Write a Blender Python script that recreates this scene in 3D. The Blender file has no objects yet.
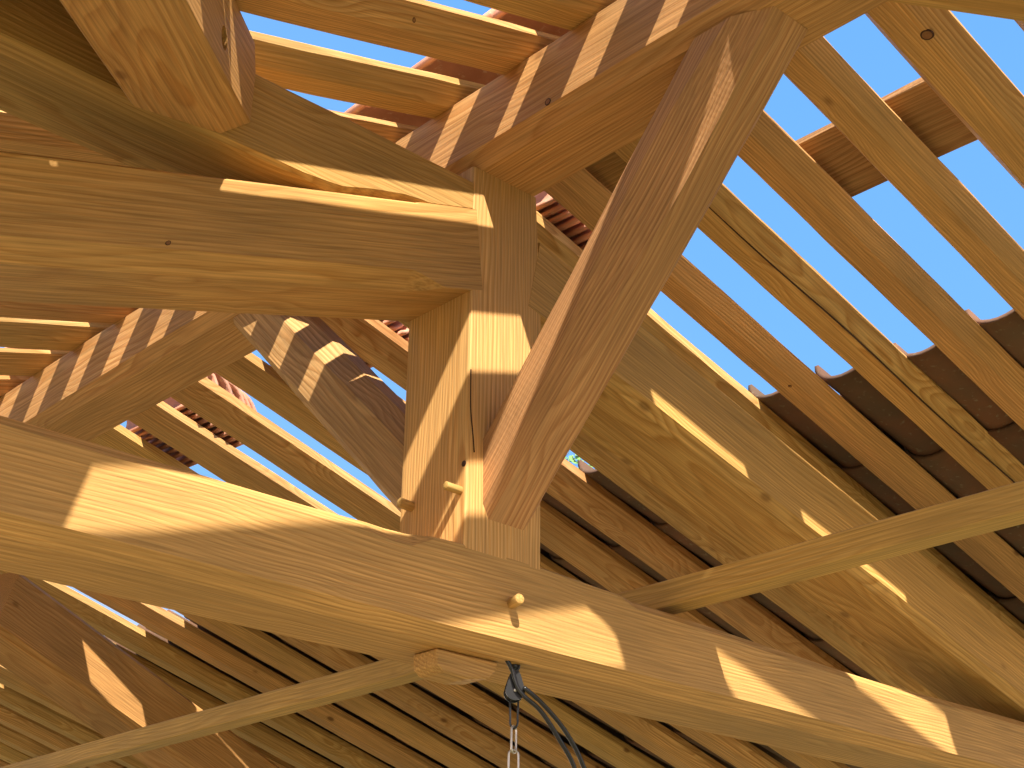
import bpy, bmesh, math, random
from mathutils import Vector, Matrix, noise
SC = bpy.context.scene
COL = SC.collection
V = Vector
random.seed(7)

# ------------------------------------------------------------------ camera
cam_data = bpy.data.cameras.new('camera')
cam = bpy.data.objects.new('camera', cam_data)
COL.objects.link(cam)
CR = ((0.733, 0.2911, 0.6148), (-0.6801, 0.2973, 0.6701), (0.0122, -0.9093, 0.4159))  # world rows; columns right, down, forward
m3 = Matrix([[r[0], -r[1], -r[2]] for r in CR])
cam.matrix_world = Matrix.Translation((-1.8627, -2.1471, -0.9162)) @ m3.to_4x4()
cam_data.sensor_width = 36
cam_data.lens = 1513.6 * 36 / 1024
cam_data.clip_start = 0.05
cam_data.clip_end = 400
SC.camera = cam

# ------------------------------------------------------------------ world, sun, exposure
world = bpy.data.worlds.new('sky'); SC.world = world; world.use_nodes = True
wn = world.node_tree; wn.nodes.clear()
wo = wn.nodes.new('ShaderNodeOutputWorld'); wb = wn.nodes.new('ShaderNodeBackground')
tc = wn.nodes.new('ShaderNodeTexCoord'); sx = wn.nodes.new('ShaderNodeSeparateXYZ')
rp = wn.nodes.new('ShaderNodeValToRGB')
rp.color_ramp.elements[0].position = 0.02; rp.color_ramp.elements[0].color = (2.7, 2.15, 1.75, 1)
rp.color_ramp.elements[1].position = 0.72; rp.color_ramp.elements[1].color = (0.125, 0.35, 0.80, 1)
e = rp.color_ramp.elements.new(0.17); e.color = (0.80, 0.80, 0.90, 1)
e = rp.color_ramp.elements.new(0.32); e.color = (0.175, 0.43, 0.86, 1)
ns = wn.nodes.new('ShaderNodeTexNoise'); ns.inputs['Scale'].default_value = 1.6; ns.inputs['Detail'].default_value = 3
mx = wn.nodes.new('ShaderNodeMix'); mx.data_type = 'RGBA'
nr = wn.nodes.new('ShaderNodeMapRange'); nr.inputs[1].default_value = 0.45; nr.inputs[2].default_value = 0.8
nr.inputs[3].default_value = 0.0; nr.inputs[4].default_value = 0.25
wn.links.new(tc.outputs['Generated'], sx.inputs[0]); wn.links.new(sx.outputs['Z'], rp.inputs[0])
wn.links.new(tc.outputs['Generated'], ns.inputs['Vector']); wn.links.new(ns.outputs[0], nr.inputs[0])
wn.links.new(nr.outputs[0], mx.inputs[0]); wn.links.new(rp.outputs[0], mx.inputs[6])
mx.inputs[7].default_value = (0.42, 0.58, 0.86, 1)
wn.links.new(mx.outputs[2], wb.inputs[0]); wb.inputs[1].default_value = 1.15
wn.links.new(wb.outputs[0], wo.inputs[0])

sun_data = bpy.data.lights.new('sun', 'SUN'); sun = bpy.data.objects.new('sun', sun_data); COL.objects.link(sun)
SUN = V((1.0, 1.83, -2.29)).normalized()
sun.rotation_euler = SUN.to_track_quat('-Z', 'Y').to_euler()
sun_data.energy = 9.9; sun_data.angle = math.radians(0.7); sun_data.color = (1.0, 0.92, 0.78)
SC.view_settings.view_transform = 'Standard'; SC.view_settings.look = 'None'
SC.view_settings.gamma = 1; SC.view_settings.exposure = 0.2; SC.view_settings.use_curve_mapping = False

# ------------------------------------------------------------------ materials
def base_mat(name):
    m = bpy.data.materials.new(name); m.use_nodes = True
    return m, m.node_tree, m.node_tree.nodes['Principled BSDF']
def N(t, kind, **kw):
    n = t.nodes.new(kind)
    for k, v in kw.items(): setattr(n, k, v)
    return n
def math_(t, op, a, b=None, c=None):
    n = t.nodes.new('ShaderNodeMath'); n.operation = op
    for i, x in enumerate((a, b, c)):
        if x is None: continue
        if isinstance(x, (int, float)): n.inputs[i].default_value = x
        else: t.links.new(x, n.inputs[i])
    return n.outputs[0]
def mixc(t, f, a, b, mode='MIX'):
    n = t.nodes.new('ShaderNodeMix'); n.data_type = 'RGBA'; n.blend_type = mode
    for i, x in ((0, f), (6, a), (7, b)):
        if isinstance(x, (int, float, tuple)): n.inputs[i].default_value = x
        else: t.links.new(x, n.inputs[i])
    return n.outputs[2]

def wood(name, early, late, ring=150.0, cx=(0.06, -0.09), rough=0.62, knots=0.5, bump=0.5, saw=0.0):
    """sawn softwood; local X runs along the timber"""
    m, t, b = base_mat(name)
    tcn = N(t, 'ShaderNodeTexCoord'); oi = N(t, 'ShaderNodeObjectInfo')
    rnd = oi.outputs['Random']
    # random shift of each timber in its own log
    comb = N(t, 'ShaderNodeCombineXYZ')
    t.links.new(math_(t, 'MULTIPLY', rnd, 37.0), comb.inputs[0])
    add = N(t, 'ShaderNodeVectorMath', operation='ADD')
    t.links.new(tcn.outputs['Object'], add.inputs[0]); t.links.new(comb.outputs[0], add.inputs[1])
    # slow wander of the grain
    mp = N(t, 'ShaderNodeMapping'); mp.inputs['Scale'].default_value = (1.3, 5.5, 5.5)
    t.links.new(add.outputs[0], mp.inputs['Vector'])
    n1 = N(t, 'ShaderNodeTexNoise'); n1.inputs['Scale'].default_value = 1.0; n1.inputs['Detail'].default_value = 2.5
    t.links.new(mp.outputs[0], n1.inputs['Vector'])
    sep = N(t, 'ShaderNodeSeparateXYZ'); t.links.new(add.outputs[0], sep.inputs[0])
    yy = math_(t, 'ADD', sep.outputs[1], math_(t, 'ADD', math_(t, 'MULTIPLY', rnd, 0.10), cx[0]))
    zz = math_(t, 'ADD', sep.outputs[2], cx[1])
    r2 = math_(t, 'ADD', math_(t, 'MULTIPLY', yy, yy), math_(t, 'MULTIPLY', zz, zz))
    r = math_(t, 'SQRT', r2)
    # knots
    kmp = N(t, 'ShaderNodeMapping'); kmp.inputs['Scale'].default_value = (3.4, 6.5, 6.5)
    t.links.new(add.outputs[0], kmp.inputs['Vector'])
    vo = N(t, 'ShaderNodeTexVoronoi'); vo.inputs['Scale'].default_value = 1.0
    t.links.new(kmp.outputs[0], vo.inputs['Vector'])
    kd = vo.outputs['Distance']
    kn = N(t, 'ShaderNodeMapRange', interpolation_type='SMOOTHSTEP')
    t.links.new(kd, kn.inputs[0]); kn.inputs[1].default_value = 0.03; kn.inputs[2].default_value = 0.11
    kn.inputs[3].default_value = 1.0; kn.inputs[4].default_value = 0.0
    kbig = N(t, 'ShaderNodeMapRange', interpolation_type='SMOOTHSTEP')
    t.links.new(kd, kbig.inputs[0]); kbig.inputs[1].default_value = 0.0; kbig.inputs[2].default_value = 0.42
    kbig.inputs[3].default_value = 1.0; kbig.inputs[4].default_value = 0.0
    rr = math_(t, 'ADD', r, math_(t, 'MULTIPLY', n1.outputs[0], 0.075))
    rr = math_(t, 'ADD', rr, math_(t, 'MULTIPLY', kbig.outputs[0], 0.018 * knots))
    ph = math_(t, 'MULTIPLY', rr, ring)
    fr = math_(t, 'FRACT', ph)
    # early wood rises slowly into sharp late wood
    ringf = N(t, 'ShaderNodeValToRGB')
    ringf.color_ramp.elements[0].position = 0.25; ringf.color_ramp.elements[0].color = (0, 0, 0, 1)
    ringf.color_ramp.elements[1].position = 0.86; ringf.color_ramp.elements[1].color = (1, 1, 1, 1)
    e2 = ringf.color_ramp.elements.new(1.0); e2.color = (0, 0, 0, 1)
    t.links.new(fr, ringf.inputs[0])
    # fine fibres
    fmp = N(t, 'ShaderNodeMapping'); fmp.inputs['Scale'].default_value = (5, 260, 260)
    t.links.new(add.outputs[0], fmp.inputs['Vector'])
    fib = N(t, 'ShaderNodeTexNoise'); fib.inputs['Scale'].default_value = 1.0; fib.inputs['Detail'].default_value = 3
    t.links.new(fmp.outputs[0], fib.inputs['Vector'])
    # blotches
    bmpm = N(t, 'ShaderNodeMapping'); bmpm.inputs['Scale'].default_value = (2.2, 7, 7)
    t.links.new(add.outputs[0], bmpm.inputs['Vector'])
    blo = N(t, 'ShaderNodeTexNoise'); blo.inputs['Scale'].default_value = 1.0; blo.inputs['Detail'].default_value = 4
    t.links.new(bmpm.outputs[0], blo.inputs['Vector'])
    mask = N(t, 'ShaderNodeMapRange'); t.links.new(blo.outputs[0], mask.inputs[0])
    mask.inputs[1].default_value = 0.3; mask.inputs[2].default_value = 0.7
    mask.inputs[3].default_value = 0.30; mask.inputs[4].default_value = 1.0
    c = mixc(t, math_(t, 'MULTIPLY', ringf.outputs[0], mask.outputs[0]), early, late)
    fibm = N(t, 'ShaderNodeMapRange'); t.links.new(fib.outputs[0], fibm.inputs[0])
    fibm.inputs[1].default_value = 0.3; fibm.inputs[2].default_value = 0.7
    fibm.inputs[3].default_value = 0.72; fibm.inputs[4].default_value = 1.20
    blm = N(t, 'ShaderNodeMapRange'); t.links.new(blo.outputs[0], blm.inputs[0])
    blm.inputs[1].default_value = 0.3; blm.inputs[2].default_value = 0.7
    blm.inputs[3].default_value = 0.80; blm.inputs[4].default_value = 1.12
    tone = math_(t, 'MULTIPLY', fibm.outputs[0], blm.outputs[0])
    tone = math_(t, 'MULTIPLY', tone, math_(t, 'ADD', math_(t, 'MULTIPLY', rnd, 0.16), 0.92))
    hsv = N(t, 'ShaderNodeHueSaturation'); t.links.new(c, hsv.inputs['Color']); t.links.new(tone, hsv.inputs['Value'])
    t.links.new(math_(t, 'ADD', math_(t, 'MULTIPLY', math_(t, 'FRACT', math_(t, 'MULTIPLY', rnd, 7.3)), 0.016), 0.492), hsv.inputs['Hue'])
    # few dark knot hearts
    kk = math_(t, 'MULTIPLY', math_(t, 'POWER', kn.outputs[0], 2.0), knots)
    c2 = mixc(t, kk, hsv.outputs[0], (late[0] * 0.33, late[1] * 0.24, late[2] * 0.2, 1))
    t.links.new(c2, b.inputs['Base Color'])
    b.inputs['Roughness'].default_value = rough
    b.inputs['Specular IOR Level'].default_value = 0.22
    h = math_(t, 'ADD', math_(t, 'MULTIPLY', fib.outputs[0], 0.6), math_(t, 'MULTIPLY', ringf.outputs[0], 0.35))
    if saw:   # band-saw marks across the timber
        wv = math_(t, 'SINE', math_(t, 'ADD', math_(t, 'MULTIPLY', sep.outputs[0], 480.0), math_(t, 'MULTIPLY', n1.outputs[0], 22.0)))
        h = math_(t, 'ADD', h, math_(t, 'MULTIPLY', wv, saw))
    bp = N(t, 'ShaderNodeBump'); bp.inputs['Strength'].default_value = bump; bp.inputs['Distance'].default_value = 0.0015
    t.links.new(h, bp.inputs['Height']); t.links.new(bp.outputs[0], b.inputs['Normal'])
    return m

W_TIE = wood('douglas_fir_tie', (0.55, 0.300, 0.108, 1), (0.38, 0.170, 0.048, 1), ring=130, saw=0.06)
W_POST = wood('douglas_fir_post', (0.60, 0.355, 0.130, 1), (0.46, 0.225, 0.062, 1), ring=120, cx=(0.02, -0.14), knots=0.25, saw=0)
W_RIDGE = wood('douglas_fir_ridge', (0.55, 0.310, 0.110, 1), (0.40, 0.185, 0.050, 1), ring=140, cx=(0.1, -0.02), saw=0.06)
W_PRIN = wood('douglas_fir_principal', (0.54, 0.295, 0.100, 1), (0.40, 0.185, 0.048, 1), ring=120, cx=(-0.08, -0.11), knots=0.55, saw=0.03)
W_STRUT = wood('larch_strut', (0.52, 0.285, 0.120, 1), (0.35, 0.160, 0.056, 1), ring=150, cx=(0.03, -0.05), saw=0.06)
W_RAFT = wood('pine_rafter', (0.59, 0.335, 0.120, 1), (0.42, 0.195, 0.052, 1), ring=160, cx=(0.03, -0.06), knots=0.8, saw=0.03)
W_PALE = wood('spruce_batten', (0.55, 0.335, 0.105, 1), (0.45, 0.245, 0.058, 1), ring=140, cx=(0.0, 0.07), knots=0.35, saw=0)
W_BOARD = wood('rough_board', (0.34, 0.19, 0.07, 1), (0.24, 0.11, 0.035, 1), ring=110, cx=(0.0, -0.1), rough=0.8, bump=1.0, saw=0.05)

def simple(name, col, rough=0.6, metal=0.0, noise_s=None, col2=None, bump=0.0):
    m, t, b = base_mat(name)
    b.inputs['Roughness'].default_value = rough; b.inputs['Metallic'].default_value = metal
    tcn = N(t, 'ShaderNodeTexCoord'); n = N(t, 'ShaderNodeTexNoise'); n.inputs['Scale'].default_value = noise_s or 20
    n.inputs['Detail'].default_value = 5
    t.links.new(tcn.outputs['Object'], n.inputs['Vector'])
    col2 = col2 or tuple(c * 0.8 for c in col[:3]) + (1,)
    mr = N(t, 'ShaderNodeMapRange'); t.links.new(n.outputs[0], mr.inputs[0]); mr.inputs[1].default_value = 0.35; mr.inputs[2].default_value = 0.65
    t.links.new(mixc(t, mr.outputs[0], col, col2), b.inputs['Base Color'])
    if bump:
        bp = N(t, 'ShaderNodeBump'); bp.inputs['Strength'].default_value = bump; bp.inputs['Distance'].default_value = 0.002
        t.links.new(n.outputs[0], bp.inputs['Height']); t.links.new(bp.outputs[0], b.inputs['Normal'])
    return m
def clay(name, c1, c2, lichen):
    m, t, b = base_mat(name)
    tcn = N(t, 'ShaderNodeTexCoord'); oi = N(t, 'ShaderNodeObjectInfo')
    sh = N(t, 'ShaderNodeVectorMath', operation='ADD'); cb = N(t, 'ShaderNodeCombineXYZ')
    t.links.new(math_(t, 'MULTIPLY', oi.outputs['Random'], 31.0), cb.inputs[0])
    t.links.new(tcn.outputs['Object'], sh.inputs[0]); t.links.new(cb.outputs[0], sh.inputs[1])
    n = N(t, 'ShaderNodeTexNoise'); n.inputs['Scale'].default_value = 9; n.inputs['Detail'].default_value = 6
    t.links.new(sh.outputs[0], n.inputs['Vector'])
    mr = N(t, 'ShaderNodeMapRange'); t.links.new(n.outputs[0], mr.inputs[0]); mr.inputs[1].default_value = 0.35; mr.inputs[2].default_value = 0.65
    c = mixc(t, mr.outputs[0], c1, c2)
    n2 = N(t, 'ShaderNodeTexNoise'); n2.inputs['Scale'].default_value = 60; n2.inputs['Detail'].default_value = 4
    t.links.new(sh.outputs[0], n2.inputs['Vector'])
    mr2 = N(t, 'ShaderNodeMapRange'); t.links.new(n2.outputs[0], mr2.inputs[0]); mr2.inputs[1].default_value = 0.60; mr2.inputs[2].default_value = 0.74
    mr2.inputs[4].default_value = 0.6
    c = mixc(t, mr2.outputs[0], c, lichen)
    hs = N(t, 'ShaderNodeHueSaturation'); t.links.new(c, hs.inputs['Color'])
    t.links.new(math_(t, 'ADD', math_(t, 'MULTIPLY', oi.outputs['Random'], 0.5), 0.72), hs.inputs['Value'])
    t.links.new(hs.outputs[0], b.inputs['Base Color']); b.inputs['Roughness'].default_value = 0.85
    bp = N(t, 'ShaderNodeBump'); bp.inputs['Strength'].default_value = 0.5; bp.inputs['Distance'].default_value = 0.002
    t.links.new(n2.outputs[0], bp.inputs['Height']); t.links.new(bp.outputs[0], b.inputs['Normal'])
    return m
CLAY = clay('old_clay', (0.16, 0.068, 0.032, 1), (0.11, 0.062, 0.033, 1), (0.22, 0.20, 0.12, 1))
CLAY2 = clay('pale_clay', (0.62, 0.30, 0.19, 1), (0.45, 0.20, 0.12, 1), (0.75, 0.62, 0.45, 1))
BLACK = simple('black_rubber', (0.012, 0.012, 0.014, 1), 0.25, 0)
IRON = simple('black_steel', (0.03, 0.03, 0.032, 1), 0.35, 0.6)
STEEL = simple('zinc_chain', (0.62, 0.58, 0.52, 1), 0.32, 0.9)
GROUND = simple('bounce_terrace', (0.38, 0.29, 0.15, 1), 0.95, 0, 3.0, (0.33, 0.25, 0.125, 1), 0.3)
LEAF = simple('leaves', (0.10, 0.24, 0.05, 1), 0.6, 0, 8.0, (0.20, 0.34, 0.10, 1))
BARK = simple('bark', (0.16, 0.11, 0.07, 1), 0.9, 0, 12.0)

# ------------------------------------------------------------------ helpers
def tag(o, label=None, cat=None, group=None, kind=None):
    if label: o['label'] = label
    if cat: o['category'] = cat
    if group: o['group'] = group
    if kind: o['kind'] = kind
    return o
def link_mesh(name, bm, mat, parent=None, mw=None, smooth=False):
    me = bpy.data.meshes.new(name); bmesh.ops.recalc_face_normals(bm, faces=bm.faces)
    bm.to_mesh(me); bm.free()
    me.materials.append(mat)
    if smooth:
        for p in me.polygons: p.use_smooth = True
    o = bpy.data.objects.new(name, me); COL.objects.link(o)
    if mw is not None: o.matrix_world = mw
    if parent is not None:
        o.parent = parent; o.matrix_parent_inverse = parent.matrix_world.inverted()
    return o
def octa(w, h, c):
    """section with its four arrises cut back: c = (bottom left, bottom right, top right, top left), each (dy, dz)"""
    y, z = w / 2, h / 2
    c = [(k, k) if isinstance(k, (int, float)) else k for k in c]
    (a, a2), (b, b2), (d, d2), (f, f2) = c
    return [(-y + a, -z), (y - b, -z), (y, -z + b2), (y, z - d2), (y - d, z), (-y + f, z), (-y, z - f2), (-y, -z + a2)]
def beam(name, p0, p1, mat, sec, side=None, cuts=(None, None), steps=None, wob=0.0015, parent=None, seed=None, secf=None):
    """a timber from p0 to p1. sec: list of (y,z) of its section in the local frame (Y = side, Z = side x along... up).
    cuts: planes (point, normal) trimming each end. secf(s) may return a section for the station at distance s."""
    p0, p1 = V(p0), V(p1); d = (p1 - p0); L = d.length; d.normalize()
    if side is None:
        side = V((0, 0, 1)).cross(d)
        if side.length < 1e-3: side = V((0, 1, 0))
    side = V(side); side = (side - d * side.dot(d)).normalized(); up = d.cross(side).normalized()
    M = Matrix((d, side, up)).transposed().to_4x4(); M.translation = p0
    steps = steps or max(3, int(L / 0.09))
    bm = bmesh.new(); rows = []
    seed = random.random() * 100 if seed is None else seed
    nsec = len(sec)
    for i in range(steps + 1):
        s = L * i / steps
        pr = secf(s) if secf else sec
        row = []
        for k, (y, z) in enumerate(pr):
            lo, hi = 0.0, L
            if cuts[0]: 
                n = V(cuts[0][1]); lo = (V(cuts[0][0]) - p0 - side * y - up * z).dot(n) / d.dot(n)
            if cuts[1]:
                n = V(cuts[1][1]); hi = (V(cuts[1][0]) - p0 - side * y - up * z).dot(n) / d.dot(n)
            x = lo + (hi - lo) * i / steps
            if wob and 0 < i < steps:
                y += wob * (noise.noise(V((x * 2.3, k * 5.1, seed))) + 0.4 * noise.noise(V((x * 9, k * 5.1, seed + 9))))
                z += wob * (noise.noise(V((x * 2.3, k * 5.1, seed + 40))) + 0.4 * noise.noise(V((x * 9, k * 5.1, seed + 49))))
            row.append(bm.verts.new((x, y, z)))
        rows.append(row)
    for i in range(steps):
        for k in range(nsec):
            a, b = rows[i], rows[i + 1]; k2 = (k + 1) % nsec
            bm.faces.new((a[k], a[k2], b[k2], b[k]))
    bm.faces.new(rows[0][::-1]); bm.faces.new(rows[-1])
    return link_mesh(name, bm, mat, parent, M)
def cyl(name, p0, p1, r, mat, parent=None, seg=14, r2=None, smooth=True):
    p0, p1 = V(p0), V(p1); d = p1 - p0; L = d.length
    q = d.to_track_quat('X', 'Z').to_matrix().to_4x4(); q.translation = p0
    bm = bmesh.new(); r2 = r if r2 is None else r2
    rings = []
    prof = [(0, r * 0.88), (0.1 * r, r), (L - 0.12 * r2, r2), (L, r2 * 0.86)]
    for x, rad in prof:
        rings.append([bm.verts.new((x, rad * math.cos(2 * math.pi * k / seg), rad * math.sin(2 * math.pi * k / seg))) for k in range(seg)])
    for a, b in zip(rings, rings[1:]):
        for k in range(seg): bm.faces.new((a[k], a[(k + 1) % seg], b[(k + 1) % seg], b[k]))
    bm.faces.new(rings[0]); bm.faces.new(rings[-1])
    return link_mesh(name, bm, mat, parent, q, smooth)
def tube(name, pts, r, mat, parent=None, seg=8, closed=False, mw=None):
    """round tube along a smooth path"""
    pts = [V(p) for p in pts]; n = len(pts)
    path = []
    cnt = n if closed else n - 1
    for i in range(cnt):
        a, b, c, e_ = (pts[(i - 1) % n] if closed or i > 0 else pts[0]), pts[i], pts[(i + 1) % n], (pts[(i + 2) % n] if closed or i + 2 < n else pts[-1])
        for k in range(6):
            t = k / 6
            path.append(0.5 * ((2 * b) + (c - a) * t + (2 * a - 5 * b + 4 * c - e_) * t * t + (3 * b - a - 3 * c + e_) * t ** 3))
    if not closed: path.append(pts[-1])
    bm = bmesh.new(); rings = []; m_ = len(path); prev = None
    for i, p in enumerate(path):
        if closed: tg = path[(i + 1) % m_] - path[i - 1]
        else: tg = path[min(i + 1, m_ - 1)] - path[max(i - 1, 0)]
        tg.normalize()
        u = prev if prev is not None else (V((0, 0, 1)) if abs(tg.z) < 0.9 else V((1, 0, 0)))
        u = (u - tg * u.dot(tg)).normalized(); prev = u; w = tg.cross(u)
        rings.append([bm.verts.new(p + r * (u * math.cos(2 * math.pi * k / seg) + w * math.sin(2 * math.pi * k / seg))) for k in range(seg)])
    rng = range(m_) if closed else range(m_ - 1)
    for i in rng:
        a, b = rings[i], rings[(i + 1) % m_]
        for k in range(seg): bm.faces.new((a[k], a[(k + 1) % seg], b[(k + 1) % seg], b[k]))
    if not closed: bm.faces.new(rings[0]); bm.faces.new(rings[-1])
    return link_mesh(name, bm, mat, parent, mw, True)

TP = 0.2895   # roof pitch, about 16 degrees
SP = math.sin(math.atan(TP)); CP = math.cos(math.atan(TP))

# ------------------------------------------------------------------ ground
GRASS = simple('dry_grass', (0.12, 0.12, 0.045, 1), 0.95, 0, 3.0, (0.15, 0.14, 0.06, 1), 0.3)
bm = bmesh.new()
for x, y in ((-60, -60), (60, -60), (60, 60), (-60, 60)): bm.verts.new((x, y, -2.52))
bm.faces.new(bm.verts); g_ = link_mesh('floor_unseen_lawn', bm, GRASS); g_['kind'] = 'structure'  # unseen lawn, chosen dark so little light bounces up from outside
bm = bmesh.new(); bmesh.ops.create_cube(bm, size=1)
bmesh.ops.scale(bm, vec=(8.4, 10.2, 0.1), verts=bm.verts); bmesh.ops.translate(bm, vec=(0, 3.3, -2.55), verts=bm.verts)  # unseen pale slab, put in to bounce light onto the timber undersides
g_ = link_mesh('floor', bm, GROUND); g_['kind'] = 'structure'

# ------------------------------------------------------------------ king post truss
def tie_sec(s):
    x = s - 2.7
    ztop = -0.022 + 0.012 * math.exp(-(x / 0.25) ** 2) - 0.022 * max(0, min(1, (x - 0.5) / 0.8)) * (1 - 0.5 * max(0, min(1, (x - 1.1) / 0.6)))
    tc_ = 0.016 if (x < -0.22 or x > 0.36) else 0.003
    if -0.3 < x < -0.17: tc_ = 0.003 + 0.019 * (1 if x < -0.22 else (-0.17 - x) / 0.05)
    y = 0.1
    return [(-y + 0.032, -0.2), (y - 0.01, -0.2), (y, -0.19), (y, ztop - 0.02), (y - 0.02, ztop), (-y + tc_, ztop), (-y, ztop - tc_ * 1.25), (-y, -0.174)]
tie = beam('tie_beam', (-2.7, 0, 0), (2.75, 0, 0), W_TIE, tie_sec(0), side=(0, 1, 0), secf=tie_sec, steps=110, wob=0.0012, seed=3)
tag(tie, 'heavy horizontal tie beam crossing the whole picture under the king post', 'beam')
peg = cyl('peg', (0.024, -0.085, -0.103), (0.016, -0.130, -0.099), 0.0105, W_PALE, tie); peg['label'] = 'pale round wooden peg sticking out of the beam'

def post_sec(s):
    w = 0.1 if s < 0.78 else 0.097
    return [(-w, -w), (w, -w), (w, w), (-w, w)]
def post_obj():
    bm = bmesh.new(); rows = []
    zs = [-0.018 + 0.838 * i / 12 for i in range(13)]
    for z in zs:
        f = max(0, (z - 0.5) / 0.32) * 0.008
        e = 0.004
        xs, xe, ys, ye = -0.1 - f * 0.2, 0.1 - f * 2.2 , -0.1, 0.1
        prof = [(xs + e, ys), (xe - e, ys), (xe, ys + e), (xe, ye - e), (xe - e, ye), (xs + e, ye), (xs, ye - e), (xs, ys + e)]
        # local X up the post: world (x,y,z) -> local (z, y, -x)
        rows.append([bm.verts.new((z, y, -x)) for x, y in prof])
    for a, b in zip(rows, rows[1:]):
        for k in range(8): bm.faces.new((a[k], a[(k + 1) % 8], b[(k + 1) % 8], b[k]))
    bm.faces.new(rows[0]); bm.faces.new(rows[-1])
    M = Matrix(((0, 0, -1, 0), (0, 1, 0, 0), (1, 0, 0, 0), (0, 0, 0, 1)))
    return link_mesh('king_post', bm, W_POST, None, M)
post = post_obj()
tag(post, 'square upright king post standing on the tie beam under the ridge', 'post')
p_ = cyl('peg', (-0.09, -0.085, 0.098), (-0.137, -0.083, 0.100), 0.0085, W_PALE, post); p_['label'] = 'pale wooden peg beside the near brace foot'
p_ = cyl('peg', (-0.09, 0.062, 0.103), (-0.130, 0.064, 0.106), 0.0105, W_PALE, post); p_['label'] = 'wooden peg above the far brace foot'
p_ = cyl('peg_hole', (-0.0995, -0.0925, 0.152), (-0.1012, -0.0925, 0.152), 0.0065, simple('dark_hole', (0.05, 0.015, 0.008, 1), 0.9), post)
# drying crack down the post's near face
cr_pts = [(-0.096, -0.1015, 0.35), (-0.094, -0.1015, 0.27), (-0.086, -0.1015, 0.21), (-0.082, -0.1015, 0.178)]
DARK = simple('dark_crack', (0.07, 0.025, 0.01, 1), 0.9)
tube('crack', cr_pts, 0.0013, DARK, post, 5)

# ridge: local frame along +Y, side = -X
rid_sec = [(0.078, -0.17), (-0.072, -0.17), (-0.08, -0.155), (-0.08, 0.01), (0.015, 0.0375), (0.11, 0.01), (0.11, -0.14)]
ridge = beam('ridge_beam', (0, -1.02, 0.99), (0, 6.6, 0.99), W_RIDGE, rid_sec, side=(-1, 0, 0), steps=80, wob=0.003, seed=11)
tag(ridge, 'long ridge beam striped by rafter shadows above the king post', 'beam')

# left principal rafter: front top z = .409 @ x=-1.092, slope .31
LS = 0.31
def lz(x): return 0.716 + LS * (x + 0.1)
cl = 1 / math.hypot(1, LS); d_l = V((-cl, 0, -LS * cl)); ul = V((-LS * cl, 0, cl))
PH = 0.190 * cl
PE = -0.082
c0 = V((-0.1, 0, lz(-0.1))) - ul * (PH / 2) 
def p_sec(s):
    ch = 0.034 if s > 0.185 else (0.002 if s < 0.105 else 0.002 + 0.032 * (s - 0.105) / 0.08)
    return octa(0.2016, PH, (0.004, ch, 0.005 if s > 0.16 else 0.0006, 0.004))
prL = beam('principal_rafter', c0, c0 + d_l * 2.55, W_PRIN, p_sec(0), side=(0, -1, 0), cuts=((V((-0.088, 0, 0.69)), V((1, 0, 0.12))), None), secf=p_sec, steps=200, wob=0.0007, seed=5)
tag(prL, 'thick principal rafter running left from the king post', 'beam')

# collar beam: horizontal, top z .785, lies on the left principal near the post
def collar():
    CH = [(-3, 0.005), (-0.52, 0.006), (-0.44, 0.013), (-0.36, 0.0165), (-0.28, 0.0135), (-0.235, 0.006), (-0.215, 0.0008), (0, 0.0008)]
    xs = [-2.5 + 0.06 * i for i in range(34)] + [-0.47, -0.46, -0.43, -0.40, -0.36, -0.32, -0.28, -0.25, -0.235, -0.222, -0.21, -0.17, -0.1]
    bm = bmesh.new(); rows = []
    for x in xs:
        on = lz(x) + 0.001
        zb = max(0.612 + 0.004 * noise.noise(V((x * 3, 0, 0))), on)
        # stop chamfer along the lower front arris where it lands on the principal
        ch = 0.0008
        for (xa, ca), (xb, cb) in zip(CH, CH[1:]):
            if xa <= x <= xb: ch = ca + (cb - ca) * (x - xa) / (xb - xa)
        zt = 0.783 + 0.002 * noise.noise(V((x * 4, 5, 0)))
        prof = [(-0.1 + ch * 1.5, zb), (0.097, zb), (0.1, zb + 0.003), (0.1, zt - 0.003), (0.097, zt), (-0.096, zt), (-0.1, zt - 0.004), (-0.1, zb + ch)]
        rows.append([bm.verts.new((x, y, z - 0.7)) for y, z in prof])
    for a, b in zip(rows, rows[1:]):
        for k in range(8): bm.faces.new((a[k], a[(k + 1) % 8], b[(k + 1) % 8], b[k]))
    bm.faces.new(rows[0]); bm.faces.new(rows[-1])
    return link_mesh('collar_beam', bm, W_PRIN, None, Matrix.Translation((0, 0, 0.7)))
col_ = collar(); tag(col_, 'level collar beam just above the left principal rafter, joined at post top', 'beam')

# dragon beam butting into the collar's near face
ang = math.radians(45)
hd = V((-math.cos(ang), -math.sin(ang), -0.2047)).normalized(); hs = V((math.sin(ang), -math.cos(ang), 0))
a_ = V((-0.877, -0.1, 0.695)); wid = 0.2385 * math.sin(ang)
hc = a_ + hs * (wid / 2) 
hc = hc + V((-0.006, 0.0, 0.003))
def h_sec(s): return octa(wid, 0.205, (0.006, 0.042, 0.003, 0.003))
hs_side = hs
dragon = beam('dragon_beam', hc + hd * 0.0, hc + hd * 2.1, W_PRIN, h_sec(0), side=hs, cuts=((V((0, -0.101, 0)), V((0, 1, 0))), None), steps=24, wob=0.001, seed=8)
tag(dragon, 'short descending timber with a round hole butting against the collar beam, upper left', 'beam')
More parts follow.
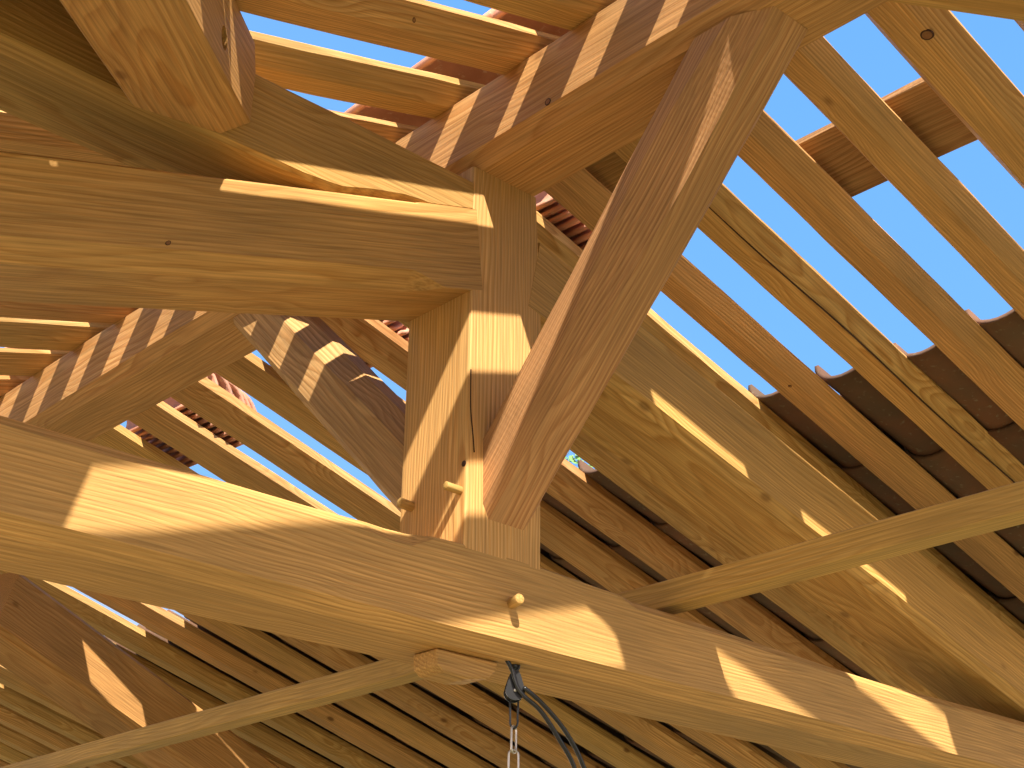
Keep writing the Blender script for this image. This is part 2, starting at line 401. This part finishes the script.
# hole bored in its sunny face
hole_c = hc + hs * (wid / 2)
def on_face(px_, py_):
    d = m3 @ V(((px_ - 512) / 1513.6, -(py_ - 384) / 1513.6, -1)); c = V((-1.8627, -2.1471, -0.9162))
    return c + d * ((hole_c - c).dot(hs) / d.dot(hs))
HOLE = V((-0.809, -0.268, 0.682))
def bore(o, p, d, r, depth):
    bm = bmesh.new(); bmesh.ops.create_cone(bm, cap_ends=True, segments=20, radius1=r, radius2=r, depth=depth * 2)
    me = bpy.data.meshes.new('cut'); bm.to_mesh(me); bm.free()
    c = bpy.data.objects.new('cut', me); COL.objects.link(c)
    c.matrix_world = Matrix.Translation(p) @ V(d).to_track_quat('Z', 'X').to_matrix().to_4x4()
    md = o.modifiers.new('b', 'BOOLEAN'); md.object = c; md.operation = 'DIFFERENCE'; md.solver = 'EXACT'
    dg = bpy.context.evaluated_depsgraph_get(); dg.update()
    nm = bpy.data.meshes.new_from_object(o.evaluated_get(dg)); o.modifiers.clear(); o.data = nm
    bpy.data.objects.remove(c)
bpy.context.view_layer.update()
bpy.context.view_layer.update()
def slice_off(o, p, n):
    bm = bmesh.new(); bm.from_mesh(o.data); mi = o.matrix_world.inverted()
    pn = (mi.to_3x3() @ V(n)).normalized(); pp = mi @ V(p)
    r = bmesh.ops.bisect_plane(bm, geom=bm.verts[:] + bm.edges[:] + bm.faces[:], plane_co=pp, plane_no=pn, clear_outer=True)
    ed = [e for e in r['geom_cut'] if isinstance(e, bmesh.types.BMEdge)]
    if ed: bmesh.ops.edgeloop_fill(bm, edges=ed)
    bm.to_mesh(o.data); bm.free()
slice_off(dragon, V((-0.642, -0.1, 0.778)), V((0, 0, 1)) * 0.52 - V((-0.707, -0.707, 0)) * 0.85)
bore(dragon, HOLE, hs, 0.021, 0.05)
for pl in dragon.data.polygons: pass

# right principal rafter: front top z = .717 @ x=.086, slope -.278
RS = 0.278
cr_ = 1 / math.hypot(1, RS); d_r = V((cr_, 0, -RS * cr_)); ur = V((RS * cr_, 0, cr_))
RH = 0.198 * cr_
c1 = V((0.1, 0, 0.713)) - ur * (RH / 2)
prR = beam('principal_rafter', c1, c1 + d_r * 2.7, W_PRIN, octa(0.2016, RH, (0.022, 0.005, 0.004, 0.004)), side=(0, 1, 0), cuts=((V((0.083, 0, 0.667)), V((1, 0, -0.2))), (V((0, 0, -0.045)), V((0, 0, 1)))), steps=60, seed=15)
tag(prR, 'broad principal rafter sloping down right behind the near brace', 'beam')

# near brace in the ridge plane: bottom edge from (y=-.1, z=.05) at 45 degrees to the ridge
bd = V((-0.030, -0.772, 0.778)).normalized(); bu = V((0, 0.778, 0.772)).normalized()
BW, BH = 0.125, 0.125
bc = V((0.003, -0.1, 0.052)) + bu * (BH / 2)
def nb_sec(s):
    g = math.exp(-((s - 0.80) / 0.42) ** 2)
    return octa(BW - 0.008 + 0.022 * s, BH, ((0.014 + 0.034 * g, 0.018 + 0.062 * g), 0.010, 0.02, 0.012))
nbr = beam('brace', bc, bc + bd * 1.12, W_STRUT, nb_sec(0), side=(1, 0, 0), cuts=((V((0, -0.1, 0)), V((0, 1, 0))), (V((0, 0, 0.8195)), V((0, 0, 1)))), secf=nb_sec, steps=30, wob=0.004, seed=21)
tag(nbr, 'near brace rising from the king post foot to the ridge, facing us', 'brace')
# far brace
fd = V((0, 0.76, 0.73)).normalized(); fu = V((0, -0.73, 0.76)).normalized()
FH = 0.15; FW = 0.126
fc = V((-0.012, 0.1, 0.075)) + fu * (FH / 2)
fbr = beam('brace', fc, fc + fd * 1.12, W_STRUT, octa(FW, FH, (0.02, 0.02, 0.038, 0.038)), side=(-1, 0, 0), cuts=((V((0, 0.1, 0)), V((0, 1, 0))), (V((0, 0, 0.8195)), V((0, 0, 1)))), steps=26, wob=0.004, seed=31)
tag(fbr, 'rounded far brace leaning left from the king post foot to the ridge', 'brace')

# hip rafter at the near end of the ridge
qd = V((0.707, -0.707, -0.2047)).normalized()
q0 = V((0.02, -0.94, 0.844)) - V((0.707, 0.707, 0)) * 0.07 + V((0, 0, 0.075))
hip = beam('hip_rafter', q0, q0 + qd * 2.6, W_PRIN, octa(0.14, 0.15, (0.004, 0.004, 0.004, 0.004)), steps=24, seed=41)
tag(hip, 'pale timber leaving the near ridge end at the top right corner', 'beam')

q2 = q0 - V((q0.x, 0, 0)) * 2; qe = V((-qd.x, qd.y, qd.z))  # unseen left hip, mirrored in for the shade it casts
unseen_hip = beam('hip_rafter', q2, q2 + qe * 2.6, W_PRIN, octa(0.14, 0.15, (0.004,) * 4), steps=24, seed=42)
tag(unseen_hip, 'unseen left hand timber added for shade at the near ridge end, above the picture', 'beam')
def shade_deck():
    # unseen boarding added between the two hip rafters to block sun
    bm = bmesh.new(); y0 = -1.02; n = 18; L = 2.1
    for k in range(n):
        ya, yb = y0 - L * k / n, y0 - L * (k + 0.97) / n
        za, zb = 1.065 + TP * (ya - y0), 1.065 + TP * (yb - y0)
        xa, xb = 0.07 + (y0 - ya), 0.07 + (y0 - yb)
        lo = [bm.verts.new(p) for p in ((-xa, ya, za), (xa, ya, za), (xb, yb, zb), (-xb, yb, zb))]
        hi = [bm.verts.new(v.co + V((0, 0, 0.022))) for v in lo]
        bm.faces.new(lo); bm.faces.new(hi)
        for j in range(4): bm.faces.new((lo[j], lo[(j + 1) % 4], hi[(j + 1) % 4], hi[j]))
    return link_mesh('shade_boarding', bm, W_BOARD)
tag(shade_deck(), 'unseen boarding added over the hip end to block sun, above the picture', 'board')

# ------------------------------------------------------------------ rafters
right_y = [-1.09, -0.868, -0.645, -0.418, -0.197, 0.03, 0.258, 0.492, 0.728, 0.957, 1.19, 1.425, 1.675, 1.925, 2.18, 2.445, 2.708, 2.962,
           3.235, 3.505, 3.77, 4.03, 4.29, 4.55, 4.80, 5.05, 5.30, 5.55, 5.80, 6.05, 6.30, 6.55]
RW, RHT, RTOP = 0.065, 0.066, 0.105
def raft_sec(h, sgn, k, top):
    # wane-edged rafter: narrow sawn underside, flanks leaning outward, upright upper edges; y=0 is the far (+Y) lower arris
    kk = 1 + 0.06 * math.sin(k * 2.1)
    a = [(-0.065 * kk, 0.0), (-0.002, 0.0), (0.0, 0.002), (0.026, 0.040), (0.027, h), (-0.103 * kk + 0.002, h), (-0.105 * kk, h - 0.002), (-0.105 * kk, 0.036)]
    a = [(sgn * y, z) for y, z in a]
    return a if sgn > 0 else a[::-1]
def right_rafter(y, i):
    h = 0.0415 if y < 0.2 else 0.064
    x0 = 0.0
    pz = 1.0 - TP * (x0 - 0.08)
    u = V((SP, 0, CP)); d = V((CP, 0, -SP))
    p = V((x0, y, pz)) + u * 0.0005
    o = beam('rafter', p, p + d * 3.3, W_RAFT, raft_sec(h, 1, i, 0), side=(0, 1, 0),
             cuts=((V((x0, 0, 0)), V((1, 0, 0))), None), steps=60, wob=0.003)
    return o, h
R_LAB = {-1.09: 'rafter at the far upper right corner, only its lower left edge showing',
 -0.868: 'rafter with a large ringed round knot below the top right timber',
 -0.645: 'wide-grained rafter crossing the rough board, second from the knotted one',
 -0.418: 'rafter just right of the long-cracked rafter, meeting the rough board',
 -0.197: 'orange rafter split by a long dark crack, right of the near brace',
 0.03: 'rafter with wavy grain immediately left of the long-cracked rafter',
 0.258: 'rafter peeping out along the top edge of the right principal rafter'}
RR, LR = {}, {}
ORD = ['first', 'second', 'third', 'fourth', 'fifth', 'sixth', 'seventh', 'eighth', 'ninth', 'tenth']
for i, y in enumerate(right_y):
    o, hh = right_rafter(y, i); RR[y] = o
    if y in R_LAB: tag(o, R_LAB[y], 'rafter', 'right slope rafters against the sky')
    elif y < 1.3: tag(o, ORD[i - 7] + ' shaded rafter below the right principal rafter, counting down and left from it', 'rafter', 'right slope rafters behind the truss')
    elif y < 2.1: tag(o, ORD[i - 11] + ' rafter to the left of the far brace foot, sunlit along its upper edge', 'rafter', 'right slope rafters behind the far brace')
    elif y < 3.6: tag(o, ORD[19 - i] + ' rafter right of the big shaded timber at bottom left, under the tie beam', 'rafter', 'rafters under the tie beam')
    elif y < 5.9: tag(o, ORD[i - 20] + ' distant rafter below the big shaded timber, in the bottom left corner', 'rafter', 'rafters in the bottom left corner')
    else: tag(o, 'most distant rafters past the bottom left corner of the picture', 'rafter', 'rafters past the bottom left corner')
    if y == -0.197:      # the long drying crack
        pts = []
        for k in range(14):
            x = 0.46 + k * 0.10
            pts.append((x, y - 0.067 + 0.003 * math.sin(k * 0.9) - 0.0008 * k, 1.0 - TP * (x - 0.08) + 0.0012))
        tube('crack', pts, 0.0022, DARK, o, 5)

left_y = [-1.76, -1.535, -1.31, -1.085, -0.842, -0.630, -0.395, -0.192, 0.035, 0.262, 0.495, 0.73, 0.96, 1.195, 1.43, 1.67, 1.92, 2.17, 2.43, 2.70,
          2.95, 3.2, 3.45, 3.7, 3.95, 4.2, 4.45, 4.7, 4.95, 5.2, 5.45, 5.7, 5.95, 6.2]
for i, y in enumerate(left_y):
    h = 0.052 + 0.003 * math.sin(i * 2.7)
    u = V((-SP, 0, CP)); d = V((-CP, 0, -SP))
    xs = -0.035 if y > -1.05 else -0.04 - ((-1.05) - y)
    pz = 1.0 + TP * (xs + 0.11)
    p = V((xs, y, pz)) + u * 0.0005
    o = beam('rafter', p, p + d * (3.3 + xs), W_RAFT, raft_sec(h, -1, i, 0), side=(0, -1, 0),
             cuts=((V((xs, 0, 0)), V((1, 0, 0))), None), steps=40, wob=0.0035)
    LR[y] = o
    if y < -0.9: tag(o, 'left slope rafter above the near end of the ridge, at the top edge', 'rafter', 'left slope rafters overhead')
    elif y < -0.5: tag(o, 'left slope rafter cut off by the top edge beside the ridge', 'rafter', 'left slope rafters at the top edge')
    elif y < -0.3: tag(o, 'uppermost left slope rafter touching the ridge at the top edge', 'rafter')
    elif y < -0.1: tag(o, 'second left slope rafter from the top, with a small oval knot', 'rafter')
    elif y < 0.1: tag(o, 'left slope rafter just above the collar beam, with sky over it', 'rafter')
    elif y < 1.3: tag(o, 'left slope rafter half hidden behind the collar beam', 'rafter', 'left slope rafters behind the collar beam')
    elif y < 2.2: tag(o, ORD[[1.43, 1.67, 1.92, 2.17].index(y)] + ' left slope rafter down from the left principal rafter, at the left edge', 'rafter', 'left slope rafters at the left edge')
    else: tag(o, 'far left slope rafter hidden past the lowest visible ones behind the tie beam', 'rafter', 'far left slope rafters')

# far half-truss timber under the right slope (bottom left of the picture)
h0 = V((0.30, 2.93, 0.705)); h1 = V((2.75, 3.53, -0.09))
far = beam('principal_rafter', h0 - V((0, 0, 0.12)), h1 - V((0, 0, 0.12)), W_PRIN, octa(0.2, 0.24, (0.02, 0.006, 0.01, 0.02)), steps=40, seed=51)
tag(far, 'big shaded half-truss timber with one sunlit patch, bottom left', 'beam')

# light binders
q1 = beam('binder', (0.531, -2.6, 0.027), (0.531, 4.8, 0.030), W_PALE, octa(0.062, 0.058, (0.003,) * 4), steps=80, wob=0.0015, seed=61)
tag(q1, 'long pale yellow batten crossing over the tie beam, seen on both sides of it', 'batten')

def block():
    bm = bmesh.new()
    prof = [(-0.108, 0), (0.045, 0), (0.04, -0.018), (0.022, -0.035), (-0.03, -0.044), (-0.09, -0.042), (-0.107, -0.03)]
    a = [bm.verts.new((x, -0.035, z)) for x, z in prof]; b = [bm.verts.new((x, 0.035, z)) for x, z in prof]
    n = len(prof)
    for k in range(n): bm.faces.new((a[k], a[(k + 1) % n], b[(k + 1) % n], b[k]))
    bm.faces.new(a); bm.faces.new(b)
    bmesh.ops.bevel(bm, geom=bm.edges[:], offset=0.003, segments=1, affect='EDGES')
    return link_mesh('wood_block', bm, W_TIE, None, Matrix.Translation((-0.004, -0.010, -0.2015)))
tag(block(), 'small round-cornered wooden block under the tie beam beside the pulley', 'block')

# ------------------------------------------------------------------ rough boards laid over the rafters
def slope_top(x, e=0.0): return 1.0 - TP * (x - 0.08) + (RHT + 0.012) / CP + e
def board(x0, x1, y0, y1, label, th=0.022):
    u = V((SP, 0, CP)); xm = (x0 + x1) / 2
    c = V((xm, 0, slope_top(xm))) + u * (th / 2)
    o = beam('board', (c.x, y0, c.z), (c.x, y1, c.z), W_BOARD, octa((x1 - x0) / CP, th, (0.002,) * 4), side=(-CP, 0, SP), steps=12, wob=0.003)
    tag(o, label, 'board'); return o
b1 = board(0.50, 0.69, -0.93, -0.45, 'short rough-sawn board laid across the right slope rafters near top right')
u_ = V((-SP, 0, CP)); zc = 1.0 + TP * (-1.07 + 0.11) + 0.058 / CP
b0 = beam('board', (-1.07, -0.37, zc + 0.012), (-1.07, -0.03, zc + 0.012), W_BOARD, octa(0.46, 0.022, (0.002,) * 4), side=(CP, 0, SP), steps=8, wob=0.001)  # added board, keeps sun off the collar and left principal
tag(b0, 'added board on the left slope rafters, shading the outer end of the collar beam', 'board')
b3 = board(0.12, 0.45, 2.42, 2.76, 'board added over distant rafters to shade the bottom left timber')  # added to cut the upper end of the far timber's sunlit stripe
b4 = board(0.74, 1.06, 2.42, 2.76, 'board added lower down over distant rafters to shade the bottom left timber')  # added to cut the lower end of that sunlit stripe
b2 = board(0.17, 0.42, -0.32, -0.02, 'dark board lying over rafters between ridge and near brace')

# a few ringed knots
KNOT = simple('knot_heart', (0.30, 0.13, 0.04, 1), 0.7, 0, 60.0, (0.20, 0.08, 0.025, 1))
bpy.context.view_layer.update()
def knot(par, loc, n, r, sq=1.0):
    n = V(n).normalized(); a = n.orthogonal().normalized(); b = n.cross(a); loc = V(loc)
    bm = bmesh.new(); K = 24
    ring = []
    for rad, h in ((r * 1.10, -0.001), (r, 0.0009), (r * 0.82, 0.0009), (r * 0.78, 0.0004)):
        ring.append([bm.verts.new(loc + n * h + (a * math.cos(2 * math.pi * k / K) + b * sq * math.sin(2 * math.pi * k / K)) * rad * (1 + 0.06 * noise.noise(V((k * 0.9, r * 99, 0))))) for k in range(K)])
    for p, q in zip(ring, ring[1:]):
        for k in range(K): bm.faces.new((p[k], p[(k + 1) % K], q[(k + 1) % K], q[k]))
    o = link_mesh('knot', bm, DARK, par)
    bm = bmesh.new(); bm.faces.new([bm.verts.new(loc + n * 0.0005 + (a * math.cos(2 * math.pi * k / K) + b * sq * math.sin(2 * math.pi * k / K)) * r * 0.80) for k in range(K)])
    link_mesh('knot_heart', bm, KNOT, o)
knot(RR[-0.868], (0.3321, -0.9304, 0.9275), (-0.268, 0.006, -0.963), 0.0125)
knot(ridge, (-0.1105, -0.3322, 0.8596), (-1, 0, 0), 0.0075)
knot(LR[-0.192], (-0.4167, -0.2789, 0.9264), (0.209, -0.669, -0.713), 0.0055, 0.6)
knot(RR[0.03], (1.072, -0.0119, 0.7156), (-0.282, -0.016, -0.959), 0.0045)
knot(prL, (-0.7814, -0.1012, 0.362), (0, -1, 0), 0.006, 0.6)

# ------------------------------------------------------------------ canal tiles
def tile_mesh(name, L, w0, w1, sag0, sag1, th, seg=12, arch=False):
    """half-round clay tile; length along local X, open side up (or down when arch)"""
    bm = bmesh.new(); rows = []
    sg = 1 if arch else -1
    for i in range(7):
        t = i / 6; w = w0 + (w1 - w0) * t; s = sag0 + (sag1 - sag0) * t
        outer, inner = [], []
        for k in range(seg + 1):
            a = math.pi * k / seg
            wv = 0.0012 * noise.noise(V((t * 4, k * 0.7, w0 * 99)))
            outer.append((t * L, -w / 2 * math.cos(a), sg * (s * math.sin(a) + wv)))
            inner.append((t * L, -(w / 2 - th) * math.cos(a), sg * ((s - th) * math.sin(a) + wv)))
        rows.append([bm.verts.new(p) for p in outer + inner[::-1]])
    n = len(rows[0])
    for a, b in zip(rows, rows[1:]):
        for k in range(n): bm.faces.new((a[k], a[(k + 1) % n], b[(k + 1) % n], b[k]))
    for r, fl in ((rows[0], 1), (rows[-1], 0)):
        m_ = seg + 1
        for k in range(seg):
            f = (r[k], r[k + 1], r[n - 2 - k], r[n - 1 - k])
            bm.faces.new(f)
    bmesh.ops.recalc_face_normals(bm, faces=bm.faces)
    me = bpy.data.meshes.new(name); bm.to_mesh(me); bm.free()
    for p in me.polygons: p.use_smooth = True
    me.materials.append(CLAY)
    return me
T_CH = tile_mesh('channel_tile', 0.50, 0.182, 0.160, 0.070, 0.062, 0.012)
T_CO = tile_mesh('cover_tile', 0.50, 0.175, 0.195, 0.066, 0.074, 0.012, arch=True)
T_ST = tile_mesh('roof_tile', 0.45, 0.19, 0.165, 0.080, 0.070, 0.011)
T_ST.materials.clear(); T_ST.materials.append(CLAY2)
T_RI = tile_mesh('ridge_tile', 0.44, 0.31, 0.29, 0.085, 0.075, 0.013, arch=True)
T_RI.materials.clear(); T_RI.materials.append(CLAY2)
def inst(me, name, M):
    o = bpy.data.objects.new(name, me); COL.objects.link(o); o.matrix_world = M; return o
EXPO = 0.405
for i in range(len(right_y) - 1):
    ya = right_y[i]; yb = right_y[i + 1] - RW
    ym = (ya + 0.024 + right_y[i + 1] - RTOP) / 2
    for k in range(5):
        x = 1.14 + 0.01 * math.sin(i * 2.3) + k * EXPO * CP + 0.02 * math.sin(i * 1.3 + k * 2)
        if k == 0: x = (1.165 if ya < 0.4 else 1.20) + 0.012 * math.sin(i * 2.3 + 1)
        z = 1.0 - TP * (x - 0.08) + ((0.0415 if right_y[i + 1] < 0.2 else 0.064) + 0.058) / CP
        tilt = 0.020
        d = V((CP, 0, -SP)); s = V((0, 1, 0)); u = V((SP, 0, CP))
        d2 = (d + u * tilt).normalized(); u2 = (u - d * tilt).normalized()
        # upper tile laps over the lower one: heads dip, tails ride up
        M = Matrix((d2, s, d2.cross(s))).transposed().to_4x4(); M.translation = V((x, ym, z))
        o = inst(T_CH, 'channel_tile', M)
        if k == 0 and ya > -0.9 and ya < 0.1: 
            tag(o, ['clay channel tile end against the sky, nearest the right picture edge', 'clay channel tile end against the sky, second from the right edge',
                    'clay channel tile with sky above, right of the long-cracked rafter foot', 'clay channel tile end with sky above, left of the long-cracked rafter',
                    'lowest clay channel tile end touching the sky, beside the right principal'][min(4, [-0.868, -0.645, -0.418, -0.197, 0.03].index(ya))], 'roof tile', 'channel tiles between the right slope rafters')
        else:
            tag(o, 'curved clay channel tile lying between two right slope rafters in shade', 'roof tile', 'shaded channel tiles between the rafters')

for i in range(1, len(right_y)):
    for k in range(5):
        x = 1.31 + 0.015 * math.sin(i * 1.7) + k * EXPO * CP
        z = 1.0 - TP * (x - 0.08) + ((0.0415 if right_y[i] < 0.2 else 0.064) + 0.040) / CP
        d = V((CP, 0, -SP)); s_ = V((0, 1, 0)); u = V((SP, 0, CP)); d2 = (d + u * 0.02).normalized()
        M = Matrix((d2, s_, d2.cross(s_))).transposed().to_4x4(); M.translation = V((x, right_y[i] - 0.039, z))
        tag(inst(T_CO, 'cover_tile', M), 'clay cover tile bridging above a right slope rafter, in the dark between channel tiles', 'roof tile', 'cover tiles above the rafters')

for i in range(len(left_y) - 1):  # unseen left slope tiles, added to block sun; start line stepped for shadows
    if left_y[i] < -1.2: continue
    ym = (left_y[i] + 0.024 + left_y[i + 1] - RTOP) / 2
    for k in range(4):
        x = (-1.34 if left_y[i] < -0.5 else -1.16) - k * EXPO * CP
        z = 1.0 + TP * (x + 0.11) + (0.052 + 0.038) / CP
        d = V((-CP, 0, -SP)); u = V((-SP, 0, CP)); d2 = (d + u * 0.02).normalized(); sd = V((0, -1, 0))
        M = Matrix((d2, sd, d2.cross(sd))).transposed().to_4x4(); M.translation = V((x, ym, z))
        tag(inst(T_CH, 'channel_tile', M), 'unseen clay channel tile added for shade on the lower left slope, beyond the left edge of the picture', 'roof tile', 'added shading tiles on the left slope')

# stacks of spare tiles standing nested on the right slope
def stack(x0, y0, n, pitch_, group, label, name='roof_tile', rise=0.0):
    for k in range(n):
        x = x0 + k * pitch_
        z = slope_top(x) + 0.088
        lean = math.radians(12 + 2 * math.sin(k * 1.9))
        # tile length along +Y, opening towards +X, leaning
        d = V((0.02 * math.sin(k * 3.1), 1, 0)).normalized()
        up = V((-math.cos(lean), 0, -math.sin(lean)))      # local Z (open side) -> faces -X so the belly points +X
        s = up.cross(d).normalized(); up = d.cross(s)
        M = Matrix((d, s, up)).transposed().to_4x4(); M.translation = V((x, y0 + 0.012 * math.sin(k * 2.7), z))
        o = inst(T_ST, 'roof_tile', M); tag(o, label, 'roof tile', group)
stack(0.31, 0.09, 11, 0.0275, 'stacked tiles beside the king post head', 'spare clay tile standing in the stack seen just right of the post head')
stack(0.29, 0.86, 9, 0.0275, 'stacked tiles above the far brace', 'spare clay tile standing in the stack seen between king post and far brace')
stack(0.33, 1.80, 9, 0.0275, 'stacked tiles at the far left', 'spare clay tile in the distant stack left of the far brace')

# ridge capping
for k in range(19):
    y = -1.0 + k * 0.40
    d = V((0, 1, 0)); s = V((-1, 0, 0)); u = V((0, 0, 1))
    M = Matrix((d, s, u)).transposed().to_4x4(); M.translation = V((0.0, y, 1.122))
    o = inst(T_RI, 'ridge_tile', M)
    if k < 4: tag(o, 'reddish ridge tile seen edge-on between rafters beside the upper ridge', 'roof tile', 'ridge tiles near the post')
    else: tag(o, 'ridge tile on the far part of the ridge behind the rafters', 'roof tile', 'ridge tiles at the far end')

# ------------------------------------------------------------------ pulley, cable and chain under the tie
px, py, pz = 0.078, -0.050, -0.2
def empty(name, loc):
    o = bpy.data.objects.new(name, None); COL.objects.link(o); o.location = loc; bpy.context.view_layer.update(); return o
pul = empty('pulley', (px, py, pz)); tag(pul, 'small black pulley block hanging under the tie beam', 'pulley')
def disc_stack(name, c, ax, prof, mat, parent, seg=28):
    q = V(ax).to_track_quat('Z', 'Y').to_matrix().to_4x4(); q.translation = V(c)
    bm = bmesh.new(); rings = []
    for r, z in prof: rings.append([bm.verts.new((r * math.cos(2 * math.pi * k / seg), r * math.sin(2 * math.pi * k / seg), z)) for k in range(seg)])
    for a, b in zip(rings, rings[1:]):
        for k in range(seg): bm.faces.new((a[k], a[(k + 1) % seg], b[(k + 1) % seg], b[k]))
    bm.faces.new(rings[0]); bm.faces.new(rings[-1])
    return link_mesh(name, bm, mat, parent, q, False)
fx = V((0.55, 0.80, 0)).normalized() ; fy = V((fx.y, -fx.x, 0))
pc = V((px, py, pz - 0.052))
disc_stack('sheave', pc, fx, [(0.004, -0.010), (0.016, -0.010), (0.0172, -0.007), (0.013, 0), (0.0172, 0.007), (0.016, 0.010), (0.004, 0.010)], BLACK, pul)
def cheek(off):
    bm = bmesh.new(); q = Matrix((fy, V((0, 0, 1)), fx)).transposed().to_4x4(); q.translation = pc + fx * off
    prof = []
    for k in range(13):
        a = math.pi + math.pi * k / 12; prof.append((0.0188 * math.cos(a), 0.0188 * math.sin(a)))
    prof += [(0.015, 0.014), (0.010, 0.030), (0.006, 0.038), (-0.006, 0.038), (-0.010, 0.030), (-0.015, 0.014)]
    a = [bm.verts.new((x, y, -0.0015)) for x, y in prof]; b = [bm.verts.new((x, y, 0.0015)) for x, y in prof]
    n = len(prof)
    for k in range(n): bm.faces.new((a[k], a[(k + 1) % n], b[(k + 1) % n], b[k]))
    bm.faces.new(a); bm.faces.new(b)
    link_mesh('cheek_plate', bm, IRON, pul, q)
cheek(-0.0125); cheek(0.0125)
cyl('axle', pc - fx * 0.017, pc + fx * 0.017, 0.0035, STEEL, pul)
tube('hanging_eye', [pc + V((0, 0, 0.040)) , pc + V((0, 0, 0.046)) + fy * 0.008, pc + V((0, 0, 0.058)) + fy * 0.007, pc + V((0, 0, 0.062)), pc + V((0, 0, 0.058)) - fy * 0.007, pc + V((0, 0, 0.046)) - fy * 0.008], 0.0028, IRON, pul, closed=True)
cyl('screw', (px, py, pz + 0.006), (px, py, pz - 0.008), 0.006, IRON, pul)
tube('shackle', [pc + fy * 0.008 + V((0, 0, -0.018)), pc + fy * 0.007 + V((0, 0, -0.045)), pc + fy * 0.0065 + V((0, 0, -0.062)), pc + V((0, 0, -0.070)), pc - fy * 0.0065 + V((0, 0, -0.062)), pc - fy * 0.007 + V((0, 0, -0.045)), pc - fy * 0.008 + V((0, 0, -0.018))], 0.002, IRON, pul)
# cable: from the tie's underside over the pulley, falling away to the right
ct = V((px - 0.03, py - 0.01, pz + 0.0))
cab = tube('cable', [ct + V((0.0, 0, 0.003)), ct + V((0.012, -0.004, -0.018)), pc + V((-0.004, -0.02, -0.004)) , pc + V((0.040, -0.03, -0.034)), pc + V((0.088, -0.035, -0.085)), pc + V((0.128, -0.035, -0.135)), pc + V((0.150, -0.035, -0.22)), pc + V((0.155, -0.035, -0.40))], 0.0045, BLACK)
tag(cab, 'black glossy cable falling from the pulley, the left one of the pair', 'cable')
cab2 = tube('cable', [pc + V((0.0, -0.026, 0.004)), pc + V((0.036, -0.036, -0.020)), pc + V((0.092, -0.040, -0.062)), pc + V((0.138, -0.042, -0.118)), pc + V((0.164, -0.042, -0.19)), pc + V((0.172, -0.042, -0.40))], 0.0045, BLACK)
tag(cab2, 'black glossy cable arching outermost from the pulley, right of its twin', 'cable')
ch = empty('chain', pc + V((0, 0, -0.07))); tag(ch, 'bright steel link chain hanging below the pulley', 'chain')
def chain_link(c, ax, L=0.050, W=0.0090):
    pts = []
    for k in range(6):
        a = math.pi * k / 5; pts.append(V(c) + V(ax) * (W * math.cos(a)) + V((0, 0, L / 2 - W + W * math.sin(a))))
    for k in range(6):
        a = math.pi + math.pi * k / 5; pts.append(V(c) + V(ax) * (W * math.cos(a)) + V((0, 0, -L / 2 + W + W * math.sin(a))))
    tube('link', pts, 0.0021, STEEL, ch, 8, closed=True)
for k in range(8):
    chain_link(pc + V((0, 0, -0.090 - k * 0.0445)), fy if k % 2 else (fx * 0.8 + fy * 0.6))

# ------------------------------------------------------------------ tree beyond the building
def tree(loc, H, R, label):
    t = empty('tree', loc); tag(t, label, 'tree')
    cyl('trunk', loc, V(loc) + V((0, 0, H * 0.7)), 0.22, BARK, t, r2=0.09)
    bm = bmesh.new(); rnd = random.Random(4)
    for k in range(9000):
        while True:
            p = V((rnd.uniform(-1, 1), rnd.uniform(-1, 1), rnd.uniform(-1, 1)))
            if p.length < 1 and p.length > 0.35: break
        c = V((p.x * R, p.y * R, H * 0.72 + p.z * H * 0.30))
        c += V((noise.noise(c), noise.noise(c + V((9, 0, 0))), noise.noise(c + V((0, 9, 0))))) * 0.5
        s = rnd.uniform(0.045, 0.085)
        a = V((rnd.gauss(0, 1), rnd.gauss(0, 1), rnd.gauss(0, 1))).normalized(); b = a.orthogonal().normalized()
        v = [bm.verts.new(c + a * s), bm.verts.new(c + b * s * 0.45), bm.verts.new(c - a * s), bm.verts.new(c - b * s * 0.45)]
        bm.faces.new(v)
    link_mesh('foliage', bm, LEAF, t, Matrix.Translation(loc))
tree(V((9.1, 8.7, -2.5)), 8.7, 2.1, 'leafy green tree glimpsed through the tile gap right of the post foot')
